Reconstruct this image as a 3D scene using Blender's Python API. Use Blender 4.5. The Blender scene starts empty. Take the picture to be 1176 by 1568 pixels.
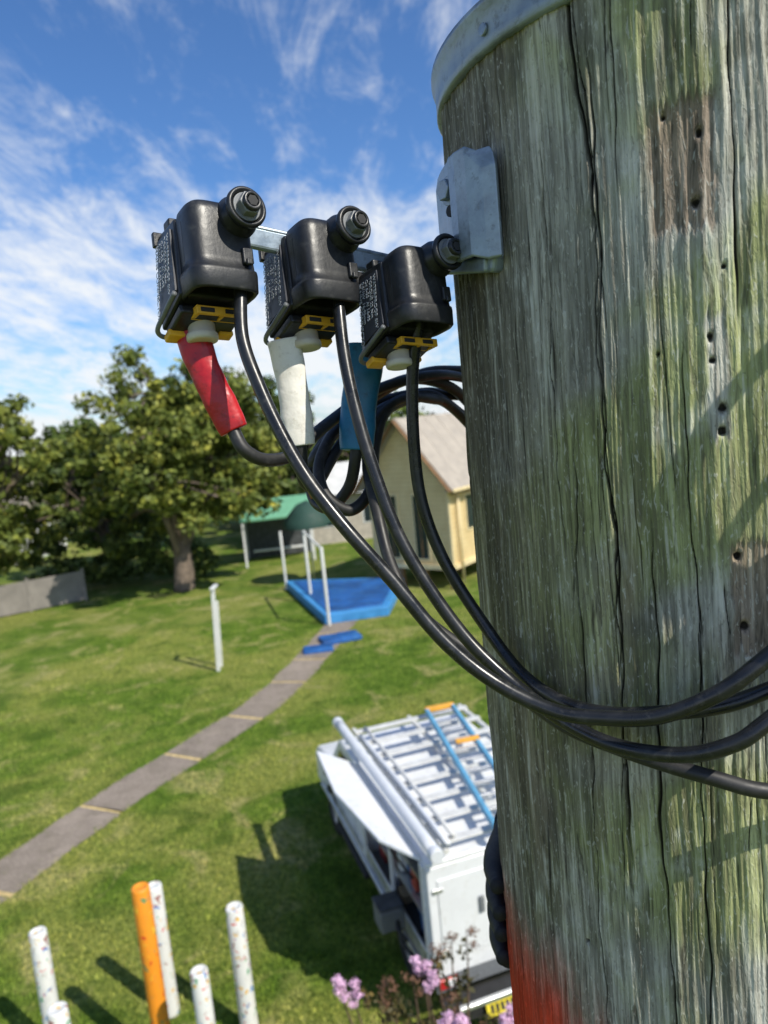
import bpy, bmesh, math, random
import numpy as np
from mathutils import Matrix, Vector, Euler
random.seed(7); np.random.seed(7)
C=bpy.context; D=bpy.data
rad=math.radians
H=6.0
OFF=Vector((0,0,H))
# ------------------------------------------------------------------ helpers
def link(o,parent=None):
    C.collection.objects.link(o)
    if parent: o.parent=parent
    return o
def empty(name,loc=(0,0,0),rot=(0,0,0),parent=None):
    o=D.objects.new(name,None); o.location=loc; o.rotation_euler=rot; o.empty_display_size=.1
    return link(o,parent)
def mk(name,verts,faces,mat=None,parent=None,smooth=False,loc=(0,0,0),rot=(0,0,0)):
    m=D.meshes.new(name); m.from_pydata([tuple(v) for v in verts],[],[tuple(f) for f in faces]); m.update()
    if mat: m.materials.append(mat)
    if smooth: m.polygons.foreach_set('use_smooth',[True]*len(m.polygons))
    o=D.objects.new(name,m); o.location=loc; o.rotation_euler=rot
    return link(o,parent)
def bev(o,w,s=3):
    if w>0:
        b=o.modifiers.new('b','BEVEL'); b.width=w; b.segments=s; b.limit_method='ANGLE'; b.angle_limit=rad(35)
    return o
def box(name,size,loc,mat,parent=None,rot=(0,0,0),b=0.0,s=3):
    x,y,z=[k/2 for k in size]
    v=[(-x,-y,-z),(x,-y,-z),(x,y,-z),(-x,y,-z),(-x,-y,z),(x,-y,z),(x,y,z),(-x,y,z)]
    f=[(0,3,2,1),(4,5,6,7),(0,1,5,4),(1,2,6,5),(2,3,7,6),(3,0,4,7)]
    o=mk(name,v,f,mat,parent,False,loc,rot); return bev(o,b,s)
def cyl(name,r,h,loc,mat,parent=None,rot=(0,0,0),r2=None,n=40,b=0.0,hole=0):
    r2=r if r2 is None else r2
    v=[];f=[]
    for k,(rr,z) in enumerate(((r,-h/2),(r2,h/2))):
        for i in range(n):
            a=2*math.pi*i/n; v.append((rr*math.cos(a),rr*math.sin(a),z))
    for i in range(n): f.append((i,(i+1)%n,n+(i+1)%n,n+i))
    f.append(tuple(range(n-1,-1,-1))); f.append(tuple(range(n,2*n)))
    o=mk(name,v,f,mat,parent,False,loc,rot)
    for p in o.data.polygons:
        if len(p.vertices)==4 and n>8: p.use_smooth=True
    return bev(o,b,3)
def lathe(name,prof,loc,mat,parent=None,rot=(0,0,0),n=48,s=1.0):
    v=[];f=[]
    for (rr,z) in prof:
        for i in range(n):
            a=2*math.pi*i/n; v.append((s*rr*math.cos(a),s*rr*math.sin(a),z*s))
    for k in range(len(prof)-1):
        for i in range(n): f.append((k*n+i,k*n+(i+1)%n,(k+1)*n+(i+1)%n,(k+1)*n+i))
    o=mk(name,v,f,mat,parent,True,loc,rot)
    return o
def cat(pts,n=14):
    P=[Vector(p) for p in pts]; P=[P[0]*2-P[1]]+P+[P[-1]*2-P[-2]]
    out=[]
    for i in range(1,len(P)-2):
        for k in range(n):
            t=k/n
            a,b,c,d=P[i-1],P[i],P[i+1],P[i+2]
            out.append(.5*((2*b)+(c-a)*t+(2*a-5*b+4*c-d)*t*t+(3*b-a-3*c+d)*t**3))
    out.append(P[-2]); return out
def tubedata(path,rf,n=14,flat=1.0,side=None,twist=0):
    v=[];f=[]
    N=len(path); nrm=None
    for i,p in enumerate(path):
        t=(path[min(i+1,N-1)]-path[max(i-1,0)]).normalized()
        if nrm is None:
            nrm=Vector(side) if side else Vector((0,0,1)) if abs(t.z)<.9 else Vector((1,0,0))
        nrm=(nrm-t*nrm.dot(t)).normalized(); bn=t.cross(nrm)
        r=rf(i/(N-1)) if callable(rf) else rf
        for k in range(n):
            a=2*math.pi*k/n
            v.append(p+nrm*(r*math.cos(a))+bn*(r*flat*math.sin(a)))
    for i in range(N-1):
        for k in range(n): f.append((i*n+k,i*n+(k+1)%n,(i+1)*n+(k+1)%n,(i+1)*n+k))
    f.append(tuple(range(n-1,-1,-1))); f.append(tuple(range((N-1)*n,N*n)))
    return v,f
def tube(name,pts,r,mat,parent=None,sm=14,n=14,flat=1.0,side=None,mm=True):
    P=[Vector(p)*(.001 if mm else 1) for p in pts]
    v,f=tubedata(cat(P,sm),r,n,flat,side)
    o=mk(name,v,f,mat,parent,True)
    if mm and not parent: o.location=OFF
    return o
# ------------------------------------------------------------------ node helpers
class NT:
    def __init__(s,name):
        s.m=D.materials.new(name); s.m.use_nodes=True; s.t=s.m.node_tree; s.t.nodes.clear()
        s.out=s.n('ShaderNodeOutputMaterial'); s.b=s.n('ShaderNodeBsdfPrincipled'); s.l(s.b.outputs[0],s.out.inputs[0])
    def n(s,t,**k):
        x=s.t.nodes.new(t)
        for a,b in k.items(): setattr(x,a,b)
        return x
    def l(s,a,b): s.t.links.new(a,b)
    def inp(s,sock,v):
        if isinstance(v,(int,float)): sock.default_value=v
        elif isinstance(v,(tuple,list)):
            sock.default_value=tuple(v)+((1,) if len(v)==3 and len(sock.default_value)==4 else ())
        else: s.l(v,sock)
    def coord(s,w='Object'): return s.n('ShaderNodeTexCoord').outputs[w]
    def map(s,vec,scale=(1,1,1),loc=(0,0,0),rot=(0,0,0)):
        m=s.n('ShaderNodeMapping'); s.l(vec,m.inputs[0]); m.inputs['Scale'].default_value=scale; m.inputs['Location'].default_value=loc; m.inputs['Rotation'].default_value=rot; return m.outputs[0]
    def noise(s,vec,scale,detail=4,rough=.55,dist=0):
        x=s.n('ShaderNodeTexNoise'); s.l(vec,x.inputs['Vector']); x.inputs['Scale'].default_value=scale; x.inputs['Detail'].default_value=detail; x.inputs['Roughness'].default_value=rough; x.inputs['Distortion'].default_value=dist; return x.outputs[0]
    def ramp(s,fac,stops):
        r=s.n('ShaderNodeValToRGB'); s.l(fac,r.inputs[0]); e=r.color_ramp.elements
        while len(e)<len(stops): e.new(.5)
        for i,(p,c) in enumerate(stops):
            e[i].position=p; e[i].color=(c if isinstance(c,(tuple,list)) else (c,c,c))[:3]+(1,) if isinstance(c,(tuple,list)) else (c,c,c,1)
        return r.outputs[0]
    def mix(s,f,a,b,mode='MIX'):
        x=s.n('ShaderNodeMix',data_type='RGBA',blend_type=mode); s.inp(x.inputs[0],f); s.inp(x.inputs[6],a); s.inp(x.inputs[7],b); return x.outputs[2]
    def math(s,op,a,b=0.0,c=None,clamp=False):
        x=s.n('ShaderNodeMath',operation=op,use_clamp=clamp); s.inp(x.inputs[0],a); s.inp(x.inputs[1],b)
        if c is not None: s.inp(x.inputs[2],c)
        return x.outputs[0]
    def mr(s,v,a,b,c=0.0,d=1.0):
        x=s.n('ShaderNodeMapRange'); x.clamp=True; x.interpolation_type='SMOOTHSTEP'; s.inp(x.inputs[0],v)
        for i,k in enumerate((a,b,c,d)): x.inputs[i+1].default_value=k
        return x.outputs[0]
    def attr(s,nm): return s.n('ShaderNodeAttribute',attribute_name=nm).outputs['Fac']
    def bump(s,h,st=.3,dist=.01,prev=None):
        x=s.n('ShaderNodeBump'); x.inputs['Strength'].default_value=st; x.inputs['Distance'].default_value=dist; s.l(h,x.inputs['Height'])
        if prev: s.l(prev,x.inputs['Normal'])
        return x.outputs[0]
    def set(s,**k):
        for a,v in k.items(): s.inp(s.b.inputs[a.replace('_',' ')],v)
        return s.m
def pbr(name,col,rough=.5,metal=0,var=.15,scale=8,bump=0,bscale=60,bdist=.002,dirt=None,dirtamt=.3):
    s=NT(name); c=s.coord(); n=s.noise(c,scale,3)
    a=tuple(max(0,x*(1-var)) for x in col); b=tuple(min(1,x*(1+var)) for x in col)
    k=s.ramp(n,[(.3,a),(.7,b)])
    if dirt: k=s.mix(s.mr(s.noise(c,scale*2.3,4,.7),.52,.72,0,dirtamt),k,dirt)
    s.set(Base_Color=k,Roughness=s.mr(n,.3,.7,max(0,rough-.08),min(1,rough+.1)),Metallic=metal)
    if bump: s.l(s.bump(s.noise(c,bscale,3,.6),bump,bdist),s.b.inputs['Normal'])
    return s.m
# ------------------------------------------------------------------ materials
M_blk=pbr('black_plastic',(.015,.016,.018),.38,0,.3,40,.25,350,.0006,(.07,.07,.068),.45)
M_cable=pbr('cable_pvc',(.014,.015,.017),.28,0,.3,60,.15,220,.0005,(.09,.09,.085),.35)
M_cableM=pbr('cable_matte',(.018,.018,.019),.5,0,.3,60,.2,220,.0005,(.09,.09,.085),.35)
M_galv=pbr('galvanised_steel',(.29,.35,.41),.42,.55,.28,90,.2,180,.0008,(.14,.15,.16),.6)
M_capm=pbr('cap_steel',(.28,.33,.38),.45,.55,.3,45,.35,90,.0015,(.13,.14,.145),.6)
M_red=pbr('red_tape',(.44,.012,.018),.36,0,.3,60,.6,70,.0016,(.12,.008,.01),.7)
M_white=pbr('white_tape',(.82,.79,.72),.5,0,.08,60,.6,70,.0016,(.42,.38,.31),.5)
M_blue=pbr('blue_tape',(.015,.15,.30),.38,0,.25,60,.6,70,.0016,(.01,.06,.12),.5)
M_yel=pbr('yellow_gasket',(.72,.38,.02),.5,0,.2,80)
M_plug=pbr('cream_plug',(.60,.56,.46),.5,0,.12,80)
M_grey=pbr('grey_plastic',(.16,.17,.18),.45,0,.2,60)
M_lab=pbr('label_plate',(.04,.044,.058),.4,0,.3,60)
M_txt=pbr('label_print',(.40,.42,.46),.5,0,.1,60)
M_wpaint=pbr('white_paint',(.74,.75,.76),.3,0,.05,3,dirt=(.5,.48,.43),dirtamt=.4)
M_dark=pbr('dark_rubber',(.02,.02,.021),.7,0,.3,10)
M_interior=pbr('dark_interior',(.06,.065,.07),.7,0,.5,6)
M_alu=pbr('aluminium',(.6,.61,.62),.38,.8,.15,8)
M_lblue=pbr('ladder_blue',(.12,.36,.54),.45,0,.15,8)
M_or=pbr('orange_plastic',(.75,.36,.04),.5,0,.15,8)
M_glass=pbr('dark_glass',(.02,.03,.035),.08,0,.1,3)
M_plate=pbr('yellow_plate',(.75,.6,.04),.4)
M_redl=pbr('tail_light',(.45,.02,.02),.25)
M_pvc=pbr('pvc_pipe',(.66,.68,.7),.4,0,.06,6)

# ------------------------------------------------------------------ camera
cam=D.cameras.new('camera'); co=D.objects.new('camera',cam); link(co)
cam.sensor_fit='VERTICAL'; cam.sensor_height=36; cam.lens=26; cam.clip_start=.02; cam.clip_end=3000
Rm=Matrix.Rotation(rad(90-7.25),3,'X')@Matrix.Rotation(rad(-5.5),3,'Z')
co.matrix_world=Matrix.Translation(OFF)@Rm.to_4x4()
cam.dof.use_dof=True; cam.dof.focus_distance=.46; cam.dof.aperture_fstop=10
C.scene.camera=co
# ------------------------------------------------------------------ sun + sky
EL=46; AZ=130
S=Vector((math.sin(rad(AZ))*math.cos(rad(EL)),math.cos(rad(AZ))*math.cos(rad(EL)),math.sin(rad(EL))))
sl=D.lights.new('sun','SUN'); sl.energy=5.0; sl.angle=rad(.53); sl.color=(1,.94,.82)
so=D.objects.new('sun',sl); so.rotation_euler=S.to_track_quat('Z','Y').to_euler(); so.location=(20,-10,30); link(so)
w=D.worlds.new('World'); C.scene.world=w; w.use_nodes=True; wt=w.node_tree; wt.nodes.clear()
class WT(NT):
    def __init__(s,t): s.t=t
W=WT(wt)
wo=W.n('ShaderNodeOutputWorld'); bg=W.n('ShaderNodeBackground'); W.l(bg.outputs[0],wo.inputs[0])
sky=W.n('ShaderNodeTexSky'); sky.sky_type='NISHITA'; sky.sun_disc=False; sky.sun_elevation=rad(EL); sky.sun_rotation=rad(AZ)
sky.air_density=1.0; sky.dust_density=.4; sky.ozone_density=2.5
gen=W.coord('Generated')
sep=W.n('ShaderNodeSeparateXYZ'); W.l(gen,sep.inputs[0])
den=W.math('ADD',W.math('MAXIMUM',sep.outputs[2],0.0),.12)
cx=W.math('DIVIDE',sep.outputs[0],den); cy=W.math('DIVIDE',sep.outputs[1],den)
cmb=W.n('ShaderNodeCombineXYZ'); W.l(cx,cmb.inputs[0]); W.l(cy,cmb.inputs[1])
v1=W.map(cmb.outputs[0],(1.0,.55,1),(3.1,1.7,0),(0,0,.5))
n1=W.noise(v1,.9,7,.64,.35)
n2=W.noise(W.map(cmb.outputs[0],(2.6,.8,1),(7,2,0),(0,0,.6)),2.4,7,.72,.5)
n3=W.noise(cmb.outputs[0],.35,2,.5)
cl=W.math('ADD',W.math('MULTIPLY',n1,.62),W.math('MULTIPLY',n2,.38))
cl=W.math('ADD',cl,W.math('MULTIPLY',W.math('SUBTRACT',n3,.5),.35))
low=W.mr(sep.outputs[2],.58,.0,0.0,.14)
cl=W.math('ADD',cl,low)
cf=W.mr(cl,.490,.71,0,.95)
skyc=W.mix(1.0,sky.outputs[0],(.54,.79,1.08),'MULTIPLY')
col=W.mix(cf,skyc,(6.6,6.8,7.0))
W.l(col,bg.inputs[0]); bg.inputs[1].default_value=.14

# ------------------------------------------------------------------ utility pole
AX,AY,PR=.243,.549,.174
NA=760
ang=np.concatenate([np.linspace(-15,112,NA),np.linspace(112,345,48)[1:-1]])
zz=np.concatenate([np.linspace(.222,-.62,400),np.linspace(-.62,-6.3,26)[1:]])
A,Z=np.meshgrid(ang,zz); Ar=np.radians(A)
rng=np.random.RandomState(3)
R=np.full(A.shape,PR)
for k in range(26):
    fr=rng.randint(6,150); R+= .0022/fr**.7*np.sin(fr*Ar+rng.rand()*6.3+ .6*np.sin(Z*rng.uniform(2,12)+rng.rand()*6)+.25*np.sin(Z*rng.uniform(20,45)+rng.rand()*6))
def fibres(K,sm):
    g=rng.normal(size=(K,len(ang)+60))
    for _ in range(sm): g=(g+np.roll(g,1,1)*.6+np.roll(g,-1,1)*.6)/2.2
    g/=g.std()
    u=(zz.max()-zz)/.85*(K-1); u=np.clip(u,0,K-1.001); i=u.astype(int); f=(u-i); f=f*f*(3-2*f)
    sh=(3.0*np.sin(zz*7)+1.5*np.sin(zz*19+1)+.8*np.sin(zz*61))
    out=np.zeros(A.shape)
    cols=np.arange(len(ang))
    for r in range(len(zz)):
        row=g[i[r]]*(1-f[r])+g[i[r]+1]*f[r]
        out[r]=np.interp(cols+30+sh[r],np.arange(len(row)),row)
    return out
f1=fibres(30,1); f2=fibres(14,3)
dense=(A>-15)&(A<112)
R+=(.00024*f1+.00030*f2)*dense
crack=np.clip((-f1-1.7)*.5,0,.5)*dense
crack=np.maximum(crack,np.clip((-f2-1.75)*.6,0,.6)*dense)
def addcrack(a0,z0,z1,w,dep,wob=1.0,drift=0.0):
    global R,crack
    t=(z0-Z)/(z0-z1)
    ph=rng.rand(3)*6.3
    ac=a0+drift*t+wob*(.7*np.sin(Z*9+ph[0])+.4*np.sin(Z*31+ph[1])+.25*np.sin(Z*83+ph[2])+.12*np.sin(Z*210+ph[0]))
    env=np.clip(t*9,0,1)*np.clip((1-t)*7,0,1)
    ww=w*(.55+.45*np.sin(Z*23+ph[0]*2)*np.sin(Z*11+ph[2]))*1.0
    d=np.radians(A-ac)*PR
    g=np.exp(-(d/np.maximum(ww,.0003))**2)*env*(t>0)*(t<1)
    R-=dep*g; crack=np.maximum(crack,g*min(1,dep/.0022))
for c in [(44,.25,.08,.0012,.005,1,-3),(43.5,.3,-.2,.0006,.003,1.2,-4),(39.5,.2,-.30,.0009,.004,.9,2),(47,.0,-.6,.0008,.0035,1,3),(17,.3,.02,.0009,.003,.6,1),
          (60,.23,-.15,.0006,.003,1,2),(70,.1,-.5,.0005,.003,1.2,2),(33,-.05,-.65,.0009,.0035,1,2),(52,.16,-.1,.0006,.0028,1,0),(27,.05,-.5,.0006,.003,.8,0),(80,.22,-.7,.0007,.003,1.3,0),(36,.25,.1,.0006,.0025,.6,0)]:
    addcrack(*c)
for k in range(100):
    a0=rng.uniform(2,100); z0=rng.uniform(-.6,.24); L=rng.uniform(.02,.15)
    addcrack(a0,z0,z0-L,rng.uniform(.0003,.0006),rng.uniform(.0005,.0018),rng.uniform(.3,.8),rng.uniform(-2,2))
def rect(a0,a1,z0,z1,sa=1.0,sz=.006):
    sm=lambda x:np.clip(x,0,1)**2*(3-2*np.clip(x,0,1))
    return sm((A-a0)/sa+.5)*sm((a1-A)/sa+.5)*sm((Z-z0)/sz+.5)*sm((z1-Z)/sz+.5)
jag=.8*np.sin(Z*140)+.5*np.sin(Z*310+1)
A0=A; Z0=Z; Z=Z+.0022*f1*dense; A=A+jag*.3
patch=np.maximum(rect(20.7,31,.080,.143),rect(11,20.5,-.145,-.083))
pale=rect(19.8,23.2,-.026,.036)
A=A0; Z=Z0
R-=.0012*patch+.0006*pale
hole=np.zeros(A.shape)
for a0,z0,rr in [(23.9,.093,.0022),(23,.126,.0018),(22.5,.025,.0017),(22.3,.013,.0017),(21,-.012,.0024),(21.2,-.024,.0024),(19.5,-.091,.0022),(18.7,-.13,.0024),(20,.06,.0014),(28.5,.137,.0013),(52,-.35,.0015),(31,.02,.001),(58,.05,.001),(41,-.22,.0012)]:
    d2=(np.radians(A-a0)*PR)**2+(Z-z0)**2
    hole=np.maximum(hole,np.exp(-(d2/rr**2)**2))
R-=.004*hole
crack=np.maximum(crack,hole)
VX=AX-R*np.sin(Ar); VY=AY-R*np.cos(Ar)
nr,nc=A.shape
co3=np.stack([VX,VY,Z+H],-1).reshape(-1,3)
ii,jj=np.meshgrid(np.arange(nr-1),np.arange(nc),indexing='ij'); j2=(jj+1)%nc
q=np.stack([ii*nc+jj,(ii+1)*nc+jj,(ii+1)*nc+j2,ii*nc+j2],-1).reshape(-1,4)
def npmesh(name,co3,q,mat,k=4,parent=None,smooth=True):
    m=D.meshes.new(name); m.vertices.add(len(co3)); m.vertices.foreach_set('co',co3.astype(np.float32).ravel())
    m.loops.add(q.size); m.loops.foreach_set('vertex_index',q.astype(np.int32).ravel())
    m.polygons.add(len(q)); m.polygons.foreach_set('loop_start',np.arange(0,q.size,k,dtype=np.int32))
    try: m.polygons.foreach_set('loop_total',np.full(len(q),k,dtype=np.int32))
    except Exception: pass
    m.polygons.foreach_set('use_smooth',np.full(len(q),smooth))
    m.materials.append(mat); m.update(calc_edges=True); m.validate()
    o=D.objects.new(name,m); return link(o,parent)
s=NT('weathered_wood'); c=s.coord()
wob=s.n('ShaderNodeVectorMath',operation='SCALE'); wn=s.n('ShaderNodeTexNoise'); s.l(s.map(c,(1,1,.35)),wn.inputs[0]); wn.inputs['Scale'].default_value=14; wn.inputs['Detail'].default_value=2
s.l(wn.outputs['Color'],wob.inputs[0]); wob.inputs['Scale'].default_value=.012
add=s.n('ShaderNodeVectorMath',operation='ADD'); s.l(c,add.inputs[0]); s.l(wob.outputs[0],add.inputs[1]); cw=add.outputs[0]
streak=s.noise(s.map(cw,(1,1,.06)),60,4,.65,.2)
fib=s.noise(s.map(cw,(1,1,.035)),380,2,.6)
fib2=s.noise(s.map(cw,(1,1,.12)),170,3,.7,.5)
fuzz=s.noise(s.map(c,(1,1,.30),rot=(.35,.3,0)),480,2,.6,1.0)
blot=s.noise(c,7,3,.6,.4); blot2=s.noise(s.map(c,(1,1,.4),(4,2,9)),11,4,.65,.5); blot3=s.noise(s.map(c,(1,1,.5),(1,7,3)),24,4,.7)
stain=s.noise(s.map(cw,(1,1,.16),(3,1,5)),20,4,.65,.4)
base=s.ramp(streak,[(.28,(.16,.155,.13)),(.42,(.31,.305,.265)),(.55,(.45,.445,.39)),(.72,(.69,.68,.61))])
green=s.ramp(streak,[(.3,(.15,.17,.055)),(.55,(.36,.40,.15)),(.72,(.62,.65,.30))])
brown=s.ramp(streak,[(.3,(.13,.10,.07)),(.5,(.29,.235,.175)),(.72,(.48,.41,.32))])
sx=s.n('ShaderNodeSeparateXYZ'); s.l(c,sx.inputs[0])
k=s.mix(s.mr(blot,.42,.58,0,.85),base,green)
k=s.mix(s.mr(blot2,.50,.66,0,.75),k,brown)
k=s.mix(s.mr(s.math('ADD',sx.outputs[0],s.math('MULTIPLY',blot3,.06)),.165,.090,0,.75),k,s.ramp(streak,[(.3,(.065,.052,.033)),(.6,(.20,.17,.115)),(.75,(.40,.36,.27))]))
k=s.mix(s.mr(blot3,.54,.72,0,.6),k,(.66,.67,.62))
k=s.mix(s.mr(stain,.56,.68,0,.72),k,(.075,.068,.048))
k=s.mix(s.mr(blot3,.45,.27,0,.65),k,(.10,.10,.07))
k=s.mix(s.math('MULTIPLY',s.attr('patch'),.8),k,s.ramp(fib2,[(.3,(.15,.105,.075)),(.7,(.44,.33,.25))]))
k=s.mix(s.math('MULTIPLY',s.attr('pale'),.8),k,s.ramp(fib2,[(.3,(.36,.35,.33)),(.7,(.72,.70,.67))]))
k=s.mix(s.mr(fib,.32,.60,.6,0),k,(.08,.072,.055))
k=s.mix(s.mr(fib,.56,.75,0,.45),k,(.72,.71,.64))
k=s.mix(s.mr(fib2,.42,.28,0,.75),k,(.045,.04,.03))
k=s.mix(s.mr(fuzz,.57,.72,0,.45),k,(.68,.68,.61))
k=s.mix(s.mr(fuzz,.42,.30,0,.4),k,(.09,.08,.062))
bounce_red=s.math('MULTIPLY',s.mr(s.math('ADD',sx.outputs[2],s.math('MULTIPLY',blot3,-.10)),H-.41,H-.51),s.mr(s.math('ADD',sx.outputs[0],s.math('MULTIPLY',streak,.10)),.180,.125))  # orange light bounced off the worker's sleeve, painted into the wood colour
k=s.mix(s.math('MULTIPLY',bounce_red,.95),k,s.mix(1.0,k,(1.9,.16,.07),'MULTIPLY'))
k=s.mix(s.math('MULTIPLY',bounce_red,.35),k,(.75,.07,.02))
k=s.mix(s.mr(s.attr('crack'),.1,.75,0,.95),k,(.016,.013,.010))
hgt=s.math('ADD',s.math('MULTIPLY',fib,.5),s.math('ADD',s.math('MULTIPLY',fib2,.8),s.math('MULTIPLY',fuzz,.4)))
nb=s.bump(hgt,.85,.002)
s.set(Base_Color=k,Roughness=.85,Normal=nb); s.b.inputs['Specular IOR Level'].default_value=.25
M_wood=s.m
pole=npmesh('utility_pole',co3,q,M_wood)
for nm,arr in (('crack',crack),('patch',patch),('pale',pale)):
    at=pole.data.attributes.new(nm,'FLOAT','POINT'); at.data.foreach_set('value',arr.astype(np.float32).ravel())
pole_top=cyl('end_grain',PR*.99,.004,(AX,AY,H+.219),M_wood,pole,n=64)
cap=lathe('pole_cap',[(PR-.004,.2085),(PR+.003,.2080),(PR+.0045,.2095),(PR+.0042,.215),(PR+.0045,.229),(PR+.0066,.2315),(PR+.0066,.2345),(PR+.003,.2365),(PR-.02,.240),(0.0001,.25)],(AX,AY,H),M_capm,n=96)
for a_ in (62,20):
    cyl('cap_nail',.0035,.002,(-(PR+.0052)*math.sin(rad(a_)),-(PR+.0052)*math.cos(rad(a_)),.219),M_galv,cap,Vector((-math.sin(rad(a_)),-math.cos(rad(a_)),0)).to_track_quat('Z','Y').to_euler(),n=16,b=.0006)

# ------------------------------------------------------------------ bracket and bar
def psurf(a,z,off=0): 
    r=PR+off; return Vector((AX-r*math.sin(rad(a)),AY-r*math.cos(rad(a)),z+H))
brk=empty('steel_bracket',(0,0,0))
def sheet(name,grid,th,mat,parent):
    nr=len(grid); nc=len(grid[0]); v=[p for r in grid for p in r]; f=[]
    for i in range(nr-1):
        for j in range(nc-1): f.append((i*nc+j,i*nc+j+1,(i+1)*nc+j+1,(i+1)*nc+j))
    o=mk(name,v,f,mat,parent); sm=o.modifiers.new('s','SOLIDIFY'); sm.thickness=th; sm.offset=0
    bev(o,.0012,2); return o
PA=Vector((.066,.562,H)); PB=Vector((.0725,.512,H))
rows=[]
for z,i0,i1 in ((.104,0,1),(.12,0,1),(.148,0,1),(.158,.0,1),(.164,.16,1),(.1665,.45,1)):
    rows.append([PA.lerp(PB,i0+(i1-i0)*t/5)+Vector((-.004,0,z)) for t in range(6)])
sheet('back_plate',rows,.005,M_galv,brk)
rows=[]
for z,tz in ((.093,0),(.105,0),(.13,0),(.146,0),(.153,.3),(.1575,1)):
    rows.append([psurf(a+tz*(1.5 if a<64 else 0),z-(.004 if a<64 else .0)+(.004 if a>74 else 0),of) for a,of in ((75.8,.003),(74.4,.0115),(72,.0155),(69,.0165),(66,.0150),(63,.0105),(60.5,.0060))])
sheet('flange',rows,.0040,M_galv,brk)
nd=Vector((-.86,-.51,0)).normalized(); qrot=nd.to_track_quat('Z','Y').to_euler(); bc=Vector((.0670,.523,H+.147))
cyl('washer',.0098,.002,bc+nd*.0025,M_galv,brk,qrot,n=30,b=.0005)
cyl('coach_bolt',.0072,.006,bc+nd*.006,M_galv,brk,qrot,n=6,b=.0008)
cyl('slot_hole',.0038,.002,Vector((.0665,.5205,H+.133))+nd*.0028,M_dark,brk,qrot,n=20)
YAW=rad(26.6)
bx=Vector((math.cos(YAW),math.sin(YAW),0)); by=Vector((-math.sin(YAW),math.cos(YAW),0))
mid=Vector((-.006,.514,H))
L0=mid+by*.030-bx*.104; L1=mid+by*.030+bx*.072; L0.z=H+.136; L1.z=H+.104
def bar(name,a,b,wd,ht,mat,parent,bw=.002):
    d=b-a; o=box(name,(d.length,wd,ht),(a+b)/2,mat,parent,d.to_track_quat('X','Z').to_euler(),bw); return o
bar('angle_bar',L0,L1,.006,.015,M_galv,brk,.0025)
bar('angle_bar_lip',L0+Vector((.002,.004,.006)),L1+Vector((.002,.004,.006)),.012,.004,M_galv,brk)
bar('foot_tab',Vector((.060,.540,H+.100)),Vector((.0845,.474,H+.087)),.018,.009,M_galv,brk)
bar('foot_lug',Vector((.078,.485,H+.092)),Vector((.0865,.470,H+.087)),.012,.012,M_galv,brk,.003)

# ------------------------------------------------------------------ connectors
def shell(name,parent,mat):
    secs=[(.0082,.70,.70),(.0080,.86,.86),(.0065,.95,.95),(.002,1,1),(-.026,1.0,1.0),(-.0325,1.02,1.02),(-.0330,1.08,1.07),(-.035,1.09,1.08),(-.045,1.06,1.06),(-.0465,1.0,1.0),(-.045,.90,.88),(-.036,.86,.84)]
    n=56; v=[];f=[]
    cx=-.010; hw=.0205; dp=.031
    for z,sx,sy in secs:
        for i in range(n):
            a=2*math.pi*i/n
            X=abs(math.cos(a))**.42*math.copysign(1,math.cos(a)); Y=abs(math.sin(a))**.55*math.copysign(1,math.sin(a))
            v.append((cx+hw*sx*X, dp*.5+dp*.5*sy*Y, z))
    for k in range(len(secs)-1):
        for i in range(n): f.append((k*n+i,(k+1)*n+i,(k+1)*n+(i+1)%n,k*n+(i+1)%n))
    f.append(tuple(range(n))); f.append(tuple(range(len(secs)*n-1,(len(secs)-1)*n-1,-1)))
    return mk(name,v,f,mat,parent,True)
TXT=["MAINS CONNECTOR","0.6/1kV  16-95mm","Cu 6-35  Al 16-95","TORQUE 22 Nm","WATERPROOF 6kV"]
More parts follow.
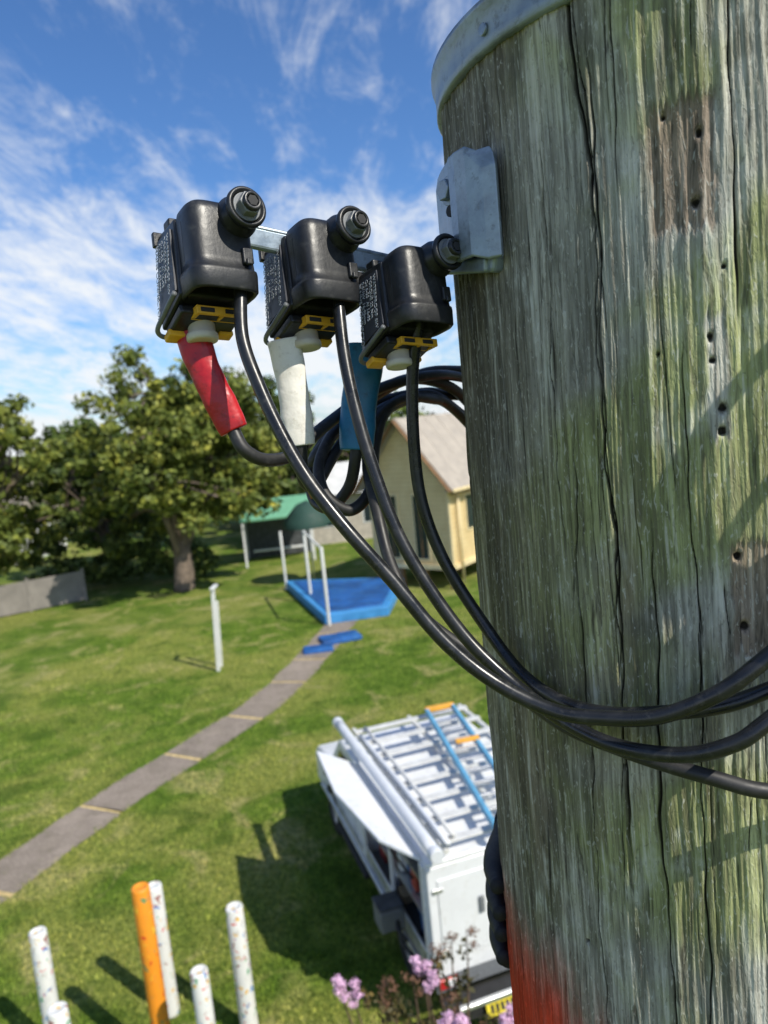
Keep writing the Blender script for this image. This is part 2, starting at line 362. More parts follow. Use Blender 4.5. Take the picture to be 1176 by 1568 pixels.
def connector(loc,yaw,tilt,roll,sc=1.0):
    e=empty('cable_connector',loc,(rad(tilt),rad(roll),yaw)); e.scale=(sc,)*3
    shell('front_housing',e,M_blk)
    v=[(-.031,.024,.005),(.010,.024,.005),(.010,.050,.006),(-.031,.054,.006),
       (-.033,.022,-.044),(.011,.022,-.044),(.011,.050,-.053),(-.034,.056,-.056)]
    f=[(0,1,2,3),(7,6,5,4),(4,5,1,0),(5,6,2,1),(6,7,3,2),(7,4,0,3)]
    bev(mk('rear_body',v,f,M_blk,e),.0018,3)
    lp=mk('label_plate',[(-.0325,.029,.000),(-.0325,.051,.001),(-.0358,.053,-.048),(-.0343,.026,-.040)],[(0,1,2,3)],M_lab,e)
    so=lp.modifiers.new('s','SOLIDIFY'); so.thickness=.0012
    for i,t in enumerate(TXT):
        cu=D.curves.new('label_text','FONT'); cu.body=t; cu.size=(.0052,.0042,.0042,.0042,.0046)[i]; cu.extrude=.0001; cu.offset=.00005; cu.materials.append(M_txt)
        o=D.objects.new('label_text',cu); link(o,e)
        X=Vector((-.07,0,-1)).normalized(); Y=Vector((0,1,0)); Zn=X.cross(Y)
        if Zn.x>0: Y=-Y; Zn=X.cross(Y)
        mm=Matrix((X,Y,Zn)).transposed().to_4x4()
        yy=.0510-i*.0048 if Y.y<0 else .0305+i*.0048
        o.matrix_local=Matrix.Translation((-.0341,yy,-.003))@mm
        cu.align_x='LEFT'
    box('top_lug',(.012,.010,.006),(-.024,.040,.008),M_blk,e,b=.0015)
    box('top_lug_b',(.010,.014,.005),(.002,.040,.008),M_blk,e,b=.0015)
    box('rear_rib',(.046,.004,.010),(-.011,.055,.004),M_blk,e,b=.001)
    tube('edge_strip',[(-36,23,-43),(-37,40,-50),(-37,55,-57),(-25,58,-59),(10,53,-56)],.0016,M_grey,e,8,8)
    box('lower_skirt',(.040,.028,.006),(-.012,.040,-.054),M_blk,e,rot=(rad(-14),0,0),b=.0015)
    def frame(cx_,cy_,cz_,w_,d_,h_,t_):
        for nm,sz,lo in (('gasket_front',(w_,t_,h_),(cx_,cy_-d_/2,cz_)),('gasket_back',(w_,t_,h_),(cx_,cy_+d_/2,cz_)),
                         ('gasket_left',(t_,d_-t_,h_*.98),(cx_-w_/2+t_/2,cy_,cz_)),('gasket_right',(t_,d_-t_,h_*.98),(cx_+w_/2-t_/2,cy_,cz_)),('gasket_mid',(t_*.8,d_-t_,h_*.96),(cx_+w_*.06,cy_,cz_))):
            box(nm,sz,lo,M_yel,e,b=.0006)
    frame(-.008,.0275,-.0525,.032,.011,.0055,.0028)
    for xg in (-.017,-.001): box('gasket_slot',(.009,.0032,.0028),(xg,.0216,-.0525),M_dark,e,b=.0004)
    box('gasket_wedge',(.013,.010,.005),(-.027,.050,-.0605),M_yel,e,rot=(rad(-14),0,0),b=.0012)
    box('gasket_wedge_b',(.010,.008,.004),(.004,.046,-.0585),M_yel,e,rot=(rad(-14),0,0),b=.0012)
    lathe('plug',[(.0001,-.0665),(.0080,-.0665),(.0094,-.0660),(.0100,-.0648),(.0100,-.0625),(.0096,-.0615),(.0086,-.061),(.0086,-.053)],(-.014,.040,0),M_plug,e,n=40)
    R90=(rad(90),0,0); B=1.13
    lathe('bolt_boss',[(.0118,-.008),(.0116,.003),(.0106,.006),(.0096,.0085),(.0090,.0105),(.0090,.0118),(.0108,.0122),(.0112,.0138),(.0110,.0155),(.0100,.0163),(.0088,.0160),(.0084,.0140),(.0001,.0137)],(0,.004,0),M_blk,e,R90,s=B)
    cyl('bolt_flange',.0078*B,.0022,(0,-.0125,0),M_grey,e,R90,n=40,b=.0005)
    cyl('hex_nut',.0064*B,.0065,(0,-.0160,0),M_grey,e,R90,n=6,b=.0006)
    lathe('nut_ring',[(.0051,.0),(.0051,.0022),(.0046,.0027),(.0034,.0027),(.0031,.0022),(.0031,-.002),(.0001,-.002)],(0,-.0190,0),M_blk,e,R90,n=30,s=B)
    cyl('hex_socket',.0030*B,.0012,(0,-.0212,0),M_dark,e,R90,n=6)
    box('front_clip',(.007,.003,.010),(.003,-.001,-.025),M_blk,e,b=.001)
    box('clip_tooth',(.004,.003,.004),(.003,-.0025,-.029),M_blk,e,b=.0008)
    box('housing_seam',(.0012,.004,.030),(-.030,.017,-.016),M_blk,e,b=.0004)
    return e
YC=YAW+rad(9)
connector(Vector((-.0735,.484,.1330+H)),YC,-10,5,1.03)
connector(Vector((-.009,.516,.1245+H)),YC,-10,5,1.02)
connector(Vector((.0500,.495,.0980+H)),YC-rad(2),-10,5,.93)
# ------------------------------------------------------------------ cables
RC=.0042
ca=[(-76,486,98),(-77,481,85),(-77,470,56),(-69,460,27),(-57,448,-4),(-43,437,-32),(-23,427,-62),(1,421,-94),(27,412,-130),(54,404,-155),(84,392,-170),(108,377,-170),(131,362,-165),(156,349,-150),(179,346,-133),(228,359,-106),(330,400,-70)]
cb=[(-16,516,92),(-17,509,78),(-16,496,40),(-11,484,1),(-3,474,-37),(8,464,-75),(25,455,-111),(46,445,-144),(70,432,-169),(91,410,-183),(113,384,-189),(141,364,-188),(162,350,-178),(179,347,-166),(225,355,-139),(330,390,-110)]
cc=[(37,508,80),(35,503,62),(28,508,26),(25,510,-21),(27,509,-62),(39,505,-104),(61,495,-147),(79,470,-174),(96,432,-181),(115,401,-178),(138,381,-172),(164,367,-165),(188,363,-157),(234,368,-144),(330,400,-130)]
cd=[(60,660,10),(25,610,14),(-2,580,-4),(-9,556,-34),(-5,530,-66),(2,506,-104),(18,487,-134),(48,474,-160),(75,455,-183),(96,422,-193),(119,393,-196),(139,378,-200),(159,367,-204),(185,361,-211),(230,365,-217),(330,390,-225)]
for nm,p,m in (('black_cable',ca,M_cable),('black_cable',cb,M_cable),('black_cable',cc,M_cable),('black_cable',cd,M_cableM)):
    tube(nm,p,RC,m,None,16,18)
def sleeved(pts,sl,mat,w0,w1):
    e=empty('taped_cable',OFF)
    tube('cable',pts,.0045,M_cableM,e,14,14)
    P=[Vector(p)*.001 for p in sl]
    v,f=tubedata(cat(P,14),lambda t:w0+(w1-w0)*t+.0004*math.sin(t*9+1)+.00015*math.sin(t*27+2),28,.55,(1,0,.0))
    mk('sleeve',v,f,mat,e,True)
sleeved([(-114,501,68),(-105,495,32),(-94,493,1),(-87,490,-13),(-75,501,-21),(-59,522,-19),(-36,554,-1),(5,608,23),(52,649,32),(88,689,28),(133,727,13),(230,760,0)],
        [(-116,502,72),(-111,498,50),(-105,495,32),(-99,494,16),(-93.5,493,1)],M_red,.0112,.0098)
sleeved([(-57,526,60),(-55,524,19),(-54,522,-15),(-55,529,-39),(-48,549,-44),(-35,571,-26),(-19,604,-8),(16,647,11),(53,677,16),(87,705,-8),(131,741,-38),(230,780,-50)],
        [(-58,526,60),(-56,525,39),(-55,524,19),(-54.5,523,2),(-54,522,-14)],M_white,.0112,.0106)
sleeved([(-5,561,50),(-11,556,11),(-17,551,-26),(-25,560,-50),(-42,568,-65),(-55,584,-57),(-54,599,-31),(-35,614,-7),(-1,647,12),(47,678,19),(89,707,13),(230,770,10)],
        [(-2,562,54),(-6,558,32),(-11,556,11),(-14,553,-8),(-16,551,-22)],M_blue,.0145,.0125)
tube('black_cable',[(-60,600,-40),(-45,596,-20),(-10,612,12),(30,640,30),(65,672,24),(90,705,5),(110,720,-30),(200,770,-60)],.0050,M_cableM,None,14,14)
tube('black_cable',[(150,760,40),(95,705,36),(50,668,36),(5,625,20),(-30,585,-5),(-45,560,-30),(-42,545,-52),(-25,548,-66),(-8,560,-52),(-2,575,-20),(14,600,8),(60,660,10),(110,720,-40)],.0046,M_cableM,None,14,14)
tube('earth_wire',[(-54,520,-15),(-54.5,519,-28),(-53,519,-40),(-50,522,-52)],.0009,pbr('copper',(.3,.13,.06),.5,.4),None,8,8)
# unseen leads and clamp right of the pole, added to cast its shadow lines
hw=empty('shadow_cable',OFF)
tube('shadow_lead',[(1500,-400,1500),(700,170,520),(400,270,235),(296,303,139),(256,318,88),(248,318,50),(285,305,20),(380,310,0),(520,420,-10)],.0048,M_cableM,hw)
tube('shadow_lead_2',[(1500,-350,1400),(720,190,460),(420,260,190),(325,290,108),(282,303,55),(272,308,10),(290,315,-20),(360,380,-60)],.0036,M_cableM,hw)
lathe('shadow_clamp',[(.0001,-.03),(.018,-.028),(.026,-.015),(.028,0),(.022,.02),(.024,.03),(.0001,.034)],(.262,.312,-.032),M_blk,hw,(rad(60),0,rad(20)))

# ------------------------------------------------------------------ ground
def grass_color(s,c):
    cc_=s.map(c,(1,1,0))
    n1=s.noise(cc_,.32,3,.6,.6); n2=s.noise(cc_,2.2,4,.68,.4); n3=s.noise(cc_,14,3,.7)
    n4=s.noise(s.map(c,(1,1,0),(9,4,0)),.9,4,.65,.8)
    k=s.ramp(n2,[(.3,(.075,.145,.014)),(.5,(.15,.24,.028)),(.7,(.27,.35,.06))])
    k=s.mix(s.mr(n1,.42,.60,0,.75),k,(.39,.39,.10))
    k=s.mix(s.mr(n4,.52,.66,0,.75),k,(.52,.46,.19))
    k=s.mix(s.mr(n4,.46,.32,0,.6),k,(.06,.115,.014))
    k=s.mix(s.mr(n3,.58,.36,0,.7),k,(.05,.10,.013))
    return k,n3
s=NT('lawn'); c=s.coord(); k,n3=grass_color(s,c)
nf=s.noise(s.map(c,(1,1,0)),60,3,.7)
k=s.mix(s.mr(nf,.6,.38,0,.55),k,(.045,.07,.014))
s.set(Base_Color=k,Roughness=.95,Normal=s.bump(nf,.8,.03)); s.b.inputs['Specular IOR Level'].default_value=.1
M_lawn=s.m
gx=np.concatenate([[-1500,-400,-120],np.linspace(-40,40,21),[120,400,1500]]); gy=np.concatenate([[-1500,-300,-60],np.linspace(-20,70,21),[150,400,1500]])
GX,GY=np.meshgrid(gx,gy); gc=np.stack([GX,GY,GX*0],-1).reshape(-1,3); nr,nc=GX.shape
ii,jj=np.meshgrid(np.arange(nr-1),np.arange(nc-1),indexing='ij')
gq=np.stack([ii*nc+jj,ii*nc+jj+1,(ii+1)*nc+jj+1,(ii+1)*nc+jj],-1).reshape(-1,4)
npmesh('ground',gc,gq,M_lawn)
pc=[Vector(p) for p in [(-11,-1,0),(-8.3,4.6,0),(-6.0,9.7,0),(-5.0,12.0,0),(-3.15,15.5,0),(-2.3,18.4,0),(-1.7,21.3,0),(-1.2,24,0)]]
pp=cat(pc,40)
s=NT('path_concrete'); c=s.coord()
g=s.n('ShaderNodeNewGeometry').outputs['Random Per Island']
k=s.ramp(s.noise(c,50,4,.8),[(.3,(.10,.08,.06)),(.5,(.24,.195,.155)),(.70,(.50,.43,.35))])
k=s.mix(s.mr(s.noise(c,2.2,4,.65),.42,.66,0,.6),k,(.15,.125,.09))
k=s.mix(s.mr(s.noise(s.map(c,(1,1,1),(5,5,5)),1.3,4,.65),.5,.7,0,.5),k,(.40,.33,.26))
k=s.mix(s.math('MULTIPLY',g,.3),k,(.32,.26,.20))
k=s.mix(s.mr(s.noise(s.map(c,(1,1,1),(2,8,5)),9,4,.7),.60,.70,0,.6),k,(.12,.14,.03))
s.set(Base_Color=k,Roughness=.9); M_path=s.m
M_joint=pbr('joint_concrete',(.60,.45,.20),.9,0,.35,12)
v=[];f=[];jv=[];jf=[]
acc=0; seg=[]; cur=[]; rj=random.Random(2); nxt=1.6
for i in range(len(pp)-1):
    t=(pp[i+1]-pp[i]).normalized(); nn=Vector((-t.y,t.x,0)); 
    jt=.02*math.sin(i*.31)+rj.uniform(-.018,.018); jt2=.02*math.sin(i*.23+2)+rj.uniform(-.018,.018)
    cur.append((pp[i]+nn*(.46+jt),pp[i]-nn*(.46+jt2)))
    acc+=(pp[i+1]-pp[i]).length
    if acc>nxt:
        a,b=cur[-1]; seg.append(cur); acc=0; nxt=rj.uniform(1.3,2.3)
        jv+= [a+t*.0,b+t*.02,b+t*.10,a+t*.07]; n0=len(jv)-4; jf.append((n0,n0+1,n0+2,n0+3))
        cur=[(a+t*.07,b+t*.10)]
seg.append(cur)
for sg in seg:
    n0=len(v)
    for a,b in sg: v+=[a,b]
    for i in range(len(sg)-1): f.append((n0+2*i+1,n0+2*i+3,n0+2*i+2,n0+2*i))
path=mk('concrete_path',[(p.x,p.y,.012) for p in v],f,M_path)
mk('joints',[(p.x,p.y,.008) for p in jv],jf,M_joint,path)
# grass blades
NB=230000
yy=6.0+(np.random.rand(NB)**1.6)*17; xx=-9.5+np.random.rand(NB)*14
PP=np.array([(p.x,p.y) for p in pp]); dmin=np.full(NB,9.)
for k in range(0,len(PP),3): dmin=np.minimum(dmin,(xx-PP[k,0])**2+(yy-PP[k,1])**2)
keep=dmin>(.36+.14*np.random.rand(NB))**2; xx=xx[keep]; yy=yy[keep]; nb=len(xx)
aa=np.random.rand(nb)*6.28; hh=.018+np.random.rand(nb)*.045; ww=.004+np.random.rand(nb)*.006; lx=(np.random.rand(nb)-.5)*.05; ly=(np.random.rand(nb)-.5)*.05
b0=np.stack([xx-np.cos(aa)*ww,yy-np.sin(aa)*ww,np.zeros(nb)],-1); b1=np.stack([xx+np.cos(aa)*ww,yy+np.sin(aa)*ww,np.zeros(nb)],-1); b2=np.stack([xx+lx,yy+ly,hh],-1)
gv=np.stack([b0,b1,b2],1).reshape(-1,3); gf=np.arange(nb*3).reshape(-1,3)
s=NT('grass_blade'); c=s.coord(); k,_=grass_color(s,c); g=s.n('ShaderNodeNewGeometry').outputs['Random Per Island']
k=s.mix(1.0,k,s.ramp(g,[(0,(.7,.75,.65)),(.8,(1.3,1.3,1.2)),(1,(1.9,1.7,1.6))]),'MULTIPLY')
s.set(Base_Color=k,Roughness=.7); s.b.inputs['Specular IOR Level'].default_value=.2
npmesh('grass',gv,gf,s.m,3,None,False)

# ------------------------------------------------------------------ trees
def leafmat(name,c1,c2,c3):
    s=NT(name); c=s.coord(); g=s.n('ShaderNodeNewGeometry').outputs['Random Per Island']
    k=s.ramp(s.noise(c,.9,3,.6),[(.32,c1),(.52,c2),(.70,c3)])
    k=s.mix(1.0,k,s.ramp(g,[(0,(.55,.6,.55)),(.7,(1.1,1.1,1)),(1,(1.7,1.5,1.1))]),'MULTIPLY')
    s.set(Base_Color=k,Roughness=.6); s.b.inputs['Specular IOR Level'].default_value=.25
    return s.m
M_leaf=leafmat('leaves_olive',(.06,.09,.018),(.145,.175,.035),(.31,.31,.065))
M_leafd=leafmat('leaves_dark',(.045,.075,.018),(.085,.125,.03),(.16,.19,.05))
M_bark=pbr('bark',(.17,.13,.10),.9,0,.4,4,.6,20,.03)
def leaves(cent,rads,per,size,rs):
    n=len(cent)*per
    cc=np.repeat(cent,per,0); rr=np.repeat(rads,per)
    d=rs.normal(size=(n,3)); d/=np.linalg.norm(d,axis=1,keepdims=True)
    p=cc+d*(rr*(rs.rand(n)**.45))[:,None]*np.array([1,1,.75])
    nn=d+rs.normal(size=(n,3))*.55; nn/=np.linalg.norm(nn,axis=1,keepdims=True)
    u=np.cross(nn,rs.normal(size=(n,3))); u/=np.linalg.norm(u,axis=1,keepdims=True)
    w_=np.cross(nn,u)
    sz=(size*(.6+.8*rs.rand(n)))[:,None]
    a=p-u*sz*.5; b=p+w_*sz*.28; c_=p+u*sz*.5; e=p-w_*sz*.28
    return np.stack([a,b,c_,e],1).reshape(-1,3), np.arange(n*4).reshape(-1,4)
def tree(name,base,h,cr,seed,mat,clumps=150,per=150,size=.2,low=.16,lean=(0,0),trunk=.32):
    rs=np.random.RandomState(seed); e=empty(name,base)
    cz=h*(.5+low*.5)+.1; rz=h*(1-low)/2
    big=[]
    for i in range(15):
        a=rs.rand()*6.28; rr=cr*.66*math.sqrt(rs.rand()); zf=rs.uniform(-.65,.58)
        big.append((rr*math.cos(a)+lean[0],rr*math.sin(a)+lean[1],cz+rz*zf,cr*rs.uniform(.32,.5)*(1-.25*max(0,zf))))
    big.append((lean[0],lean[1],cz+rz*.55,cr*.42)); big.append((lean[0],lean[1],cz,cr*.6))
    cent=[];rd=[]
    for i in range(clumps):
        b=big[rs.randint(len(big))]; d=rs.normal(size=3); d/=np.linalg.norm(d); q_=b[3]*(.55+.5*rs.rand())
        p=np.array([b[0]+d[0]*q_,b[1]+d[1]*q_,b[2]+d[2]*q_*.85])
        p[2]=min(max(p[2],h*low),h-.3); cent.append(p); rd.append(rs.uniform(.26,.72)*cr/4.2)
    v,f=leaves(np.array(cent),np.array(rd),per,size,rs)
    npmesh('crown',v,f,mat,4,e,False)
    V=[];F=[]
    def addt(pts,r0,r1):
        vv,ff=tubedata(cat([Vector(p) for p in pts],5),lambda t:r0+(r1-r0)*t,8); n0=len(V); V.extend(vv); F.extend([tuple(k+n0 for k in q_) for q_ in ff])
    addt([(0,0,-.1),(.1,.05,h*.14),(-.05,0,h*.28),(lean[0]*.5,lean[1]*.5,h*.5),(lean[0],lean[1],h*.72)],trunk,trunk*.3)
    for b in big:
        z0=h*rs.uniform(.1,.3); m=Vector((b[0]*.5,b[1]*.5,(z0+b[2])/2+.2)); addt([(0,0,z0),tuple(m),(b[0],b[1],b[2])],trunk*.36,.04)
    for i in range(0,clumps,4):
        b=big[rs.randint(len(big))]; p=cent[i]; addt([(b[0],b[1],b[2]-.3),((b[0]+p[0])/2,(b[1]+p[1])/2,(b[2]+p[2])/2),tuple(p)],.05,.015)
    mk('trunk',V,F,M_bark,e,True)
    return e
tree('shade_tree',(-8.2,28.9,0),9.8,4.7,11,M_leaf,290,125,.25,.17,(-.1,0),.44)
tree('shade_tree',(-15.4,27.6,0),8.3,4.1,5,M_leaf,210,110,.26,.13,(0,0),.36)
tree('shade_tree',(-5.4,39.0,0),8.9,4.0,23,M_leafd,190,90,.32,.06,(0,0),.3)
tree('shade_tree',(-12.4,33.5,0),7.4,3.8,29,M_leafd,170,90,.32,.06,(0,0),.3)
tree('shade_tree',(-.6,43.0,0),6.8,3.4,37,M_leafd,130,80,.34,.06,(0,0),.3)
rs=np.random.RandomState(4); cent=[];rd=[]
for i in range(560):
    x=rs.uniform(-34,30); y=46+rs.uniform(-2,3)+.02*abs(x); top=5.2+1.6*math.sin(x*.33+1)+1.0*math.sin(x*.9); 
    if x>-3: top-=.6
    cent.append((x,y,rs.uniform(.2,1)**.7*top)); rd.append(rs.uniform(.6,1.2))
v,f=leaves(np.array(cent),np.array(rd),45,.55,rs)
npmesh('tree_line',v,f,M_leafd,4,None,False)
cent=[];rd=[]
for i in range(80):
    cent.append((rs.uniform(-15.5,-7.4),31.2+rs.uniform(-.5,.5),rs.uniform(.2,1.6))); rd.append(rs.uniform(.3,.6))
v,f=leaves(np.array(cent),np.array(rd),70,.22,rs); npmesh('hedge',v,f,M_leafd,4,None,False)

# ------------------------------------------------------------------ fence, posts
M_fence=pbr('fence_panel',(.22,.20,.18),.8,0,.2,2,.3,12,.01)
fe=empty('boundary_fence',(-12.0,28.6,0),(0,0,rad(213)))
for i in range(6):
    box('panel',(1.9,.04,1.15),(1+i*2.0,0,.62),M_fence,fe); box('post',(.09,.09,1.3),(i*2.0,0,.65),M_fence,fe)
M_wp=pbr('white_post_paint',(.72,.72,.68),.5,0,.06,5,dirt=(.4,.38,.3),dirtamt=.5)
sp=empty('white_post',(-4.6,18.3,0),(0,rad(3),0))
box('upright',(.09,.07,2.15),(0,0,1.07),M_wp,sp,b=.01); box('upright_rear',(.07,.06,1.75),(.0,.35,.87),M_wp,sp,b=.01); box('cap',(.11,.5,.05),(0,.14,2.16),M_wp,sp,b=.01)
def splat(name,base,cols,sc=13,th=.655):
    s=NT(name); c=s.coord(); k=s.mix(s.mr(s.noise(c,5,4,.6),.5,.75,0,.45),base,tuple(x*.55 for x in base))
    for i,cc_ in enumerate(cols):
        k=s.mix(s.mr(s.noise(s.map(c,(1,1,.8),(i*3.7,i*1.3,i*5.1)),sc,2,.5,.6),th,th+.014,0,.92),k,cc_)
    k=s.mix(s.mr(s.noise(s.map(c,(1,1,.25)),30,4,.6),.60,.7,0,.5),k,(.2,.17,.12))
    s.set(Base_Color=k,Roughness=.5); return s.m
M_pw=splat('splatter_white',(.74,.74,.70),[(.6,.04,.03),(.03,.2,.5),(.05,.32,.13),(.72,.42,.04),(.3,.12,.10)])
M_po=splat('splatter_orange',(.84,.29,.02),[(.6,.03,.02),(.8,.55,.05),(.1,.25,.1)],14)
def log(name,x,y,h,r,mat):
    o=lathe(name,[(r*1.03,-.05-h*.5),(r*1.0,.3-h*.5),(r*.985,h*.1),(r*.97,h*.5-.02),(r*.9,h*.5-.004),(r*.72,h*.5),(r*.66,h*.5-.012),(r*.3,h*.5-.016),(.0001,h*.5-.016)],(x,y,h*.5),mat,n=36)
    o.rotation_euler=(0,0,x*37.0)
    return o
log('painted_post',-2.74,7.12,1.46,.085,M_pw)
log('painted_post',-1.84,6.74,1.4,.088,M_pw)
log('painted_post',-1.99,5.91,1.4,.080,M_pw)
log('painted_post',-3.74,6.65,1.4,.085,M_pw)
log('painted_post',-3.11,5.63,1.4,.085,M_pw)
log('orange_painted_post',-2.58,6.38,1.93,.085,M_po)

# ------------------------------------------------------------------ ute
U=empty('utility_truck',(.07,6.35,0),(0,0,rad(18)))
WD=1.85
box('roof_panel',(WD,2.3,.05),(WD/2,1.15,1.865),M_wpaint,U,b=.015)
box('rear_panel',(WD,.05,1.13),(WD/2,.03,1.27),M_wpaint,U,b=.012)
box('rear_door_seam',(.012,.01,.95),(WD*.5,.0,1.27),M_dark,U)
box('rear_door_inset',(WD*.42,.012,.8),(WD*.26,.0,1.30),M_wpaint,U,b=.006)
box('rear_door_inset_b',(WD*.42,.012,.8),(WD*.74,.0,1.30),M_wpaint,U,b=.006)
box('door_handle',(.12,.03,.04),(WD*.43,-.015,1.2),M_dark,U,b=.006)
box('door_latch',(.05,.03,.16),(.52,-.015,1.35),M_grey,U,b=.006)
for z in (.98,1.6): box('door_hinge',(.10,.02,.04),(.09,-.005,z),M_alu,U,b=.004)
box('front_panel',(WD,.04,1.1),(WD/2,2.25,1.28),M_wpaint,U)
box('right_panel',(.04,2.16,1.12),(WD-.02,1.15,1.27),M_wpaint,U)
box('floor',(WD,2.2,.06),(WD/2,1.15,.72),M_grey,U)
box('left_sill',(.03,2.2,.20),(.0,1.15,.79),M_alu,U,b=.01)
box('sill_rail',(.04,4.2,.05),(-.03,2.3,.66),M_alu,U,b=.01)
box('left_pillar',(.05,.10,1.1),(.0,.10,1.3),M_wpaint,U,b=.01); box('left_pillar_b',(.05,.10,1.1),(.0,2.2,1.3),M_wpaint,U,b=.01); box('left_pillar_c',(.04,.05,1.05),(.0,1.15,1.3),M_wpaint,U,b=.01)
box('partition',(.03,2.1,1.05),(.62,1.15,1.28),M_interior,U)
for z in (1.12,1.48): box('shelf',(.55,2.08,.02),(.33,1.15,z),M_alu,U)
mats=[M_grey,M_alu,pbr('tool_blue',(.05,.12,.25),.5),pbr('tool_tan',(.3,.22,.12),.7),M_dark,M_wpaint,pbr('tool_red',(.3,.04,.03),.5),M_interior]
rr=random.Random(5)
for z in (.78,1.14,1.50):
    y=.2
    while y<2.05:
        w_=rr.uniform(.08,.24); hh_=rr.uniform(.08,.28); box('tool_box',(rr.uniform(.2,.42),w_*.85,hh_),(.26+rr.uniform(-.05,.05),y+w_/2,z+hh_/2+.015),rr.choice(mats),U,b=.012); y+=w_
lid=mk('gullwing_lid',[(-.01,.10,1.90),(-.01,2.28,1.90),(-.40,2.60,2.02),(-.46,1.5,2.02),(-.30,.45,1.99)],[(0,1,2,3,4)],M_wpaint,U); sm=lid.modifiers.new('s','SOLIDIFY'); sm.thickness=.035; bev(lid,.008,2)
tube('gas_strut',[(-.02,.35,1.55),(-.14,.40,1.75),(-.25,.45,1.97)],.012,M_dark,U,4,8,mm=False)
tube('gas_strut_b',[(-.02,2.0,1.55),(-.18,2.1,1.78),(-.35,2.2,1.99)],.012,M_dark,U,4,8,mm=False)
box('side_locker',(.26,.26,.24),(-.14,.95,.82),M_grey,U,b=.02); box('side_locker_lid',(.27,.27,.03),(-.14,.95,.96),M_interior,U,b=.01)
tube('hose_coil',[(-.10,.5,.8),(-.16,.6,.9),(-.1,.75,.85),(-.12,.6,.74),(-.08,.4,.7)],.02,M_dark,U,6,8,mm=False)
prof=[(2.30,.55),(2.30,1.76),(2.42,1.80),(3.20,1.80),(3.34,1.75),(3.98,1.20),(4.85,1.05),(5.02,.92),(5.05,.45),(2.30,.45)]
v=[(x,y,z) for x in (.04,WD-.04) for (y,z) in prof]; n=len(prof)
f=[tuple(range(n)),tuple(range(2*n-1,n-1,-1))]+[(i,n+i,n+(i+1)%n,(i+1)%n) for i in range(n)]
cab=mk('cab',v,f,M_wpaint,U); 
bm=bmesh.new(); bm.from_mesh(cab.data); bmesh.ops.recalc_face_normals(bm,faces=bm.faces); bm.to_mesh(cab.data); bev(cab,.05,3)
mk('side_window',[(.035,2.45,1.22),(.035,2.5,1.66),(.035,3.25,1.66),(.035,3.72,1.22)],[(0,1,2,3)],M_glass,U)
mk('windscreen',[(.15,3.40,1.715),(WD-.15,3.40,1.715),(WD-.12,3.93,1.26),(.12,3.93,1.26)],[(0,1,2,3)],M_glass,U)
box('side_mirror',(.14,.06,.2),(-.08,3.55,1.3),M_dark,U,b=.02)
for x in (.16,WD-.16):
    for y in (1.0,4.1):
        lathe('tyre',[(.22,-.12),(.34,-.125),(.375,-.10),(.385,-.05),(.385,.05),(.375,.10),(.34,.125),(.22,.12)],(x,y,.385),M_dark,U,(0,rad(90),0),36)
        lathe('wheel_rim',[(.0001,-.07),(.07,-.08),(.09,-.05),(.19,-.06),(.225,-.115),(.225,.115),(.19,.06),(.0001,.07)],(x,y,.385),M_alu,U,(0,rad(90),0),30)
box('mudguard',(.30,.95,.05),(.14,1.0,.81),M_dark,U,b=.01)
box('chassis',(1.2,4.6,.16),(WD/2,2.4,.50),M_dark,U)
box('side_step',(.12,1.3,.05),(.02,2.9,.42),M_dark,U,b=.01)
box('rear_bumper',(WD,.22,.14),(WD/2,-.16,.50),M_dark,U,b=.02)
box('bumper_rail',(WD*.9,.05,.05),(WD/2,-.29,.60),M_alu,U,b=.01)
box('rear_lower_panel',(WD,.04,.16),(WD/2,.02,.65),M_grey,U)
box('number_plate',(.37,.012,.13),(.54,-.31,.52),M_plate,U,(rad(-20),0,0))
for i in range(6): box('plate_character',(.032,.004,.07),(.54-.13+i*.052,-.319,.52),M_dark,U,(rad(-20),0,0))
for x in (.12,WD-.12): box('tail_lamp',(.20,.03,.10),(x,-.01,.66),M_redl,U,b=.01); box('tail_lamp_clear',(.08,.032,.08),(x+.03,-.014,.66),M_wpaint,U,b=.01)
box('tow_bar',(.07,.3,.06),(WD*.5,-.4,.40),M_dark,U,b=.01)
M_rack=pbr('rack_paint',(.62,.62,.59),.5,0,.1,6,dirt=(.34,.30,.24),dirtamt=.6)
for x in (.22,1.0,WD-.1): box('rack_rail',(.05,3.1,.045),(x,1.55,1.955),M_rack,U,b=.006)
for i in range(8): box('rack_bar',(WD-.25,.10,.022),(WD/2+.06,.12+i*.40,1.99),M_rack,U,b=.006)
tube('conduit_pipe',[(.07,-.12,2.03),(.06,1.5,2.04),(.04,3.2,2.06)],.062,M_pvc,U,6,20,mm=False)
cyl('pipe_cap',.069,.10,(.07,-.10,2.03),M_pvc,U,(rad(90),0,0),n=24,b=.01)
cyl('pipe_cap_b',.069,.08,(.04,3.18,2.06),M_pvc,U,(rad(90),0,0),n=24,b=.01)
tube('conduit_small',[(.24,.0,2.03),(.23,1.5,2.03),(.20,2.7,2.03)],.026,M_pvc,U,4,10,mm=False)
tube('conduit_small_b',[(.34,.1,2.03),(.34,1.5,2.03),(.33,2.9,2.03)],.022,M_rack,U,4,10,mm=False)
la=Vector((.70,-.12,2.08)); lb=Vector((1.17,2.82,2.10)); ld=(lb-la); lw=Vector((.36,-.03,0))
for o_ in (Vector((0,0,0)),lw):
    bar('ladder_rail',la+o_,lb+o_,.045,.085,M_lblue,U,.006)
for i in range(11):
    p=la+ld*((i+.5)/11); bar('ladder_rung',p,p+lw,.035,.03,M_alu,U,.004)
bar('ladder_foot',lb+Vector((-.02,0,.02)),lb+lw+Vector((.02,0,.02)),.07,.06,M_or,U,.01)
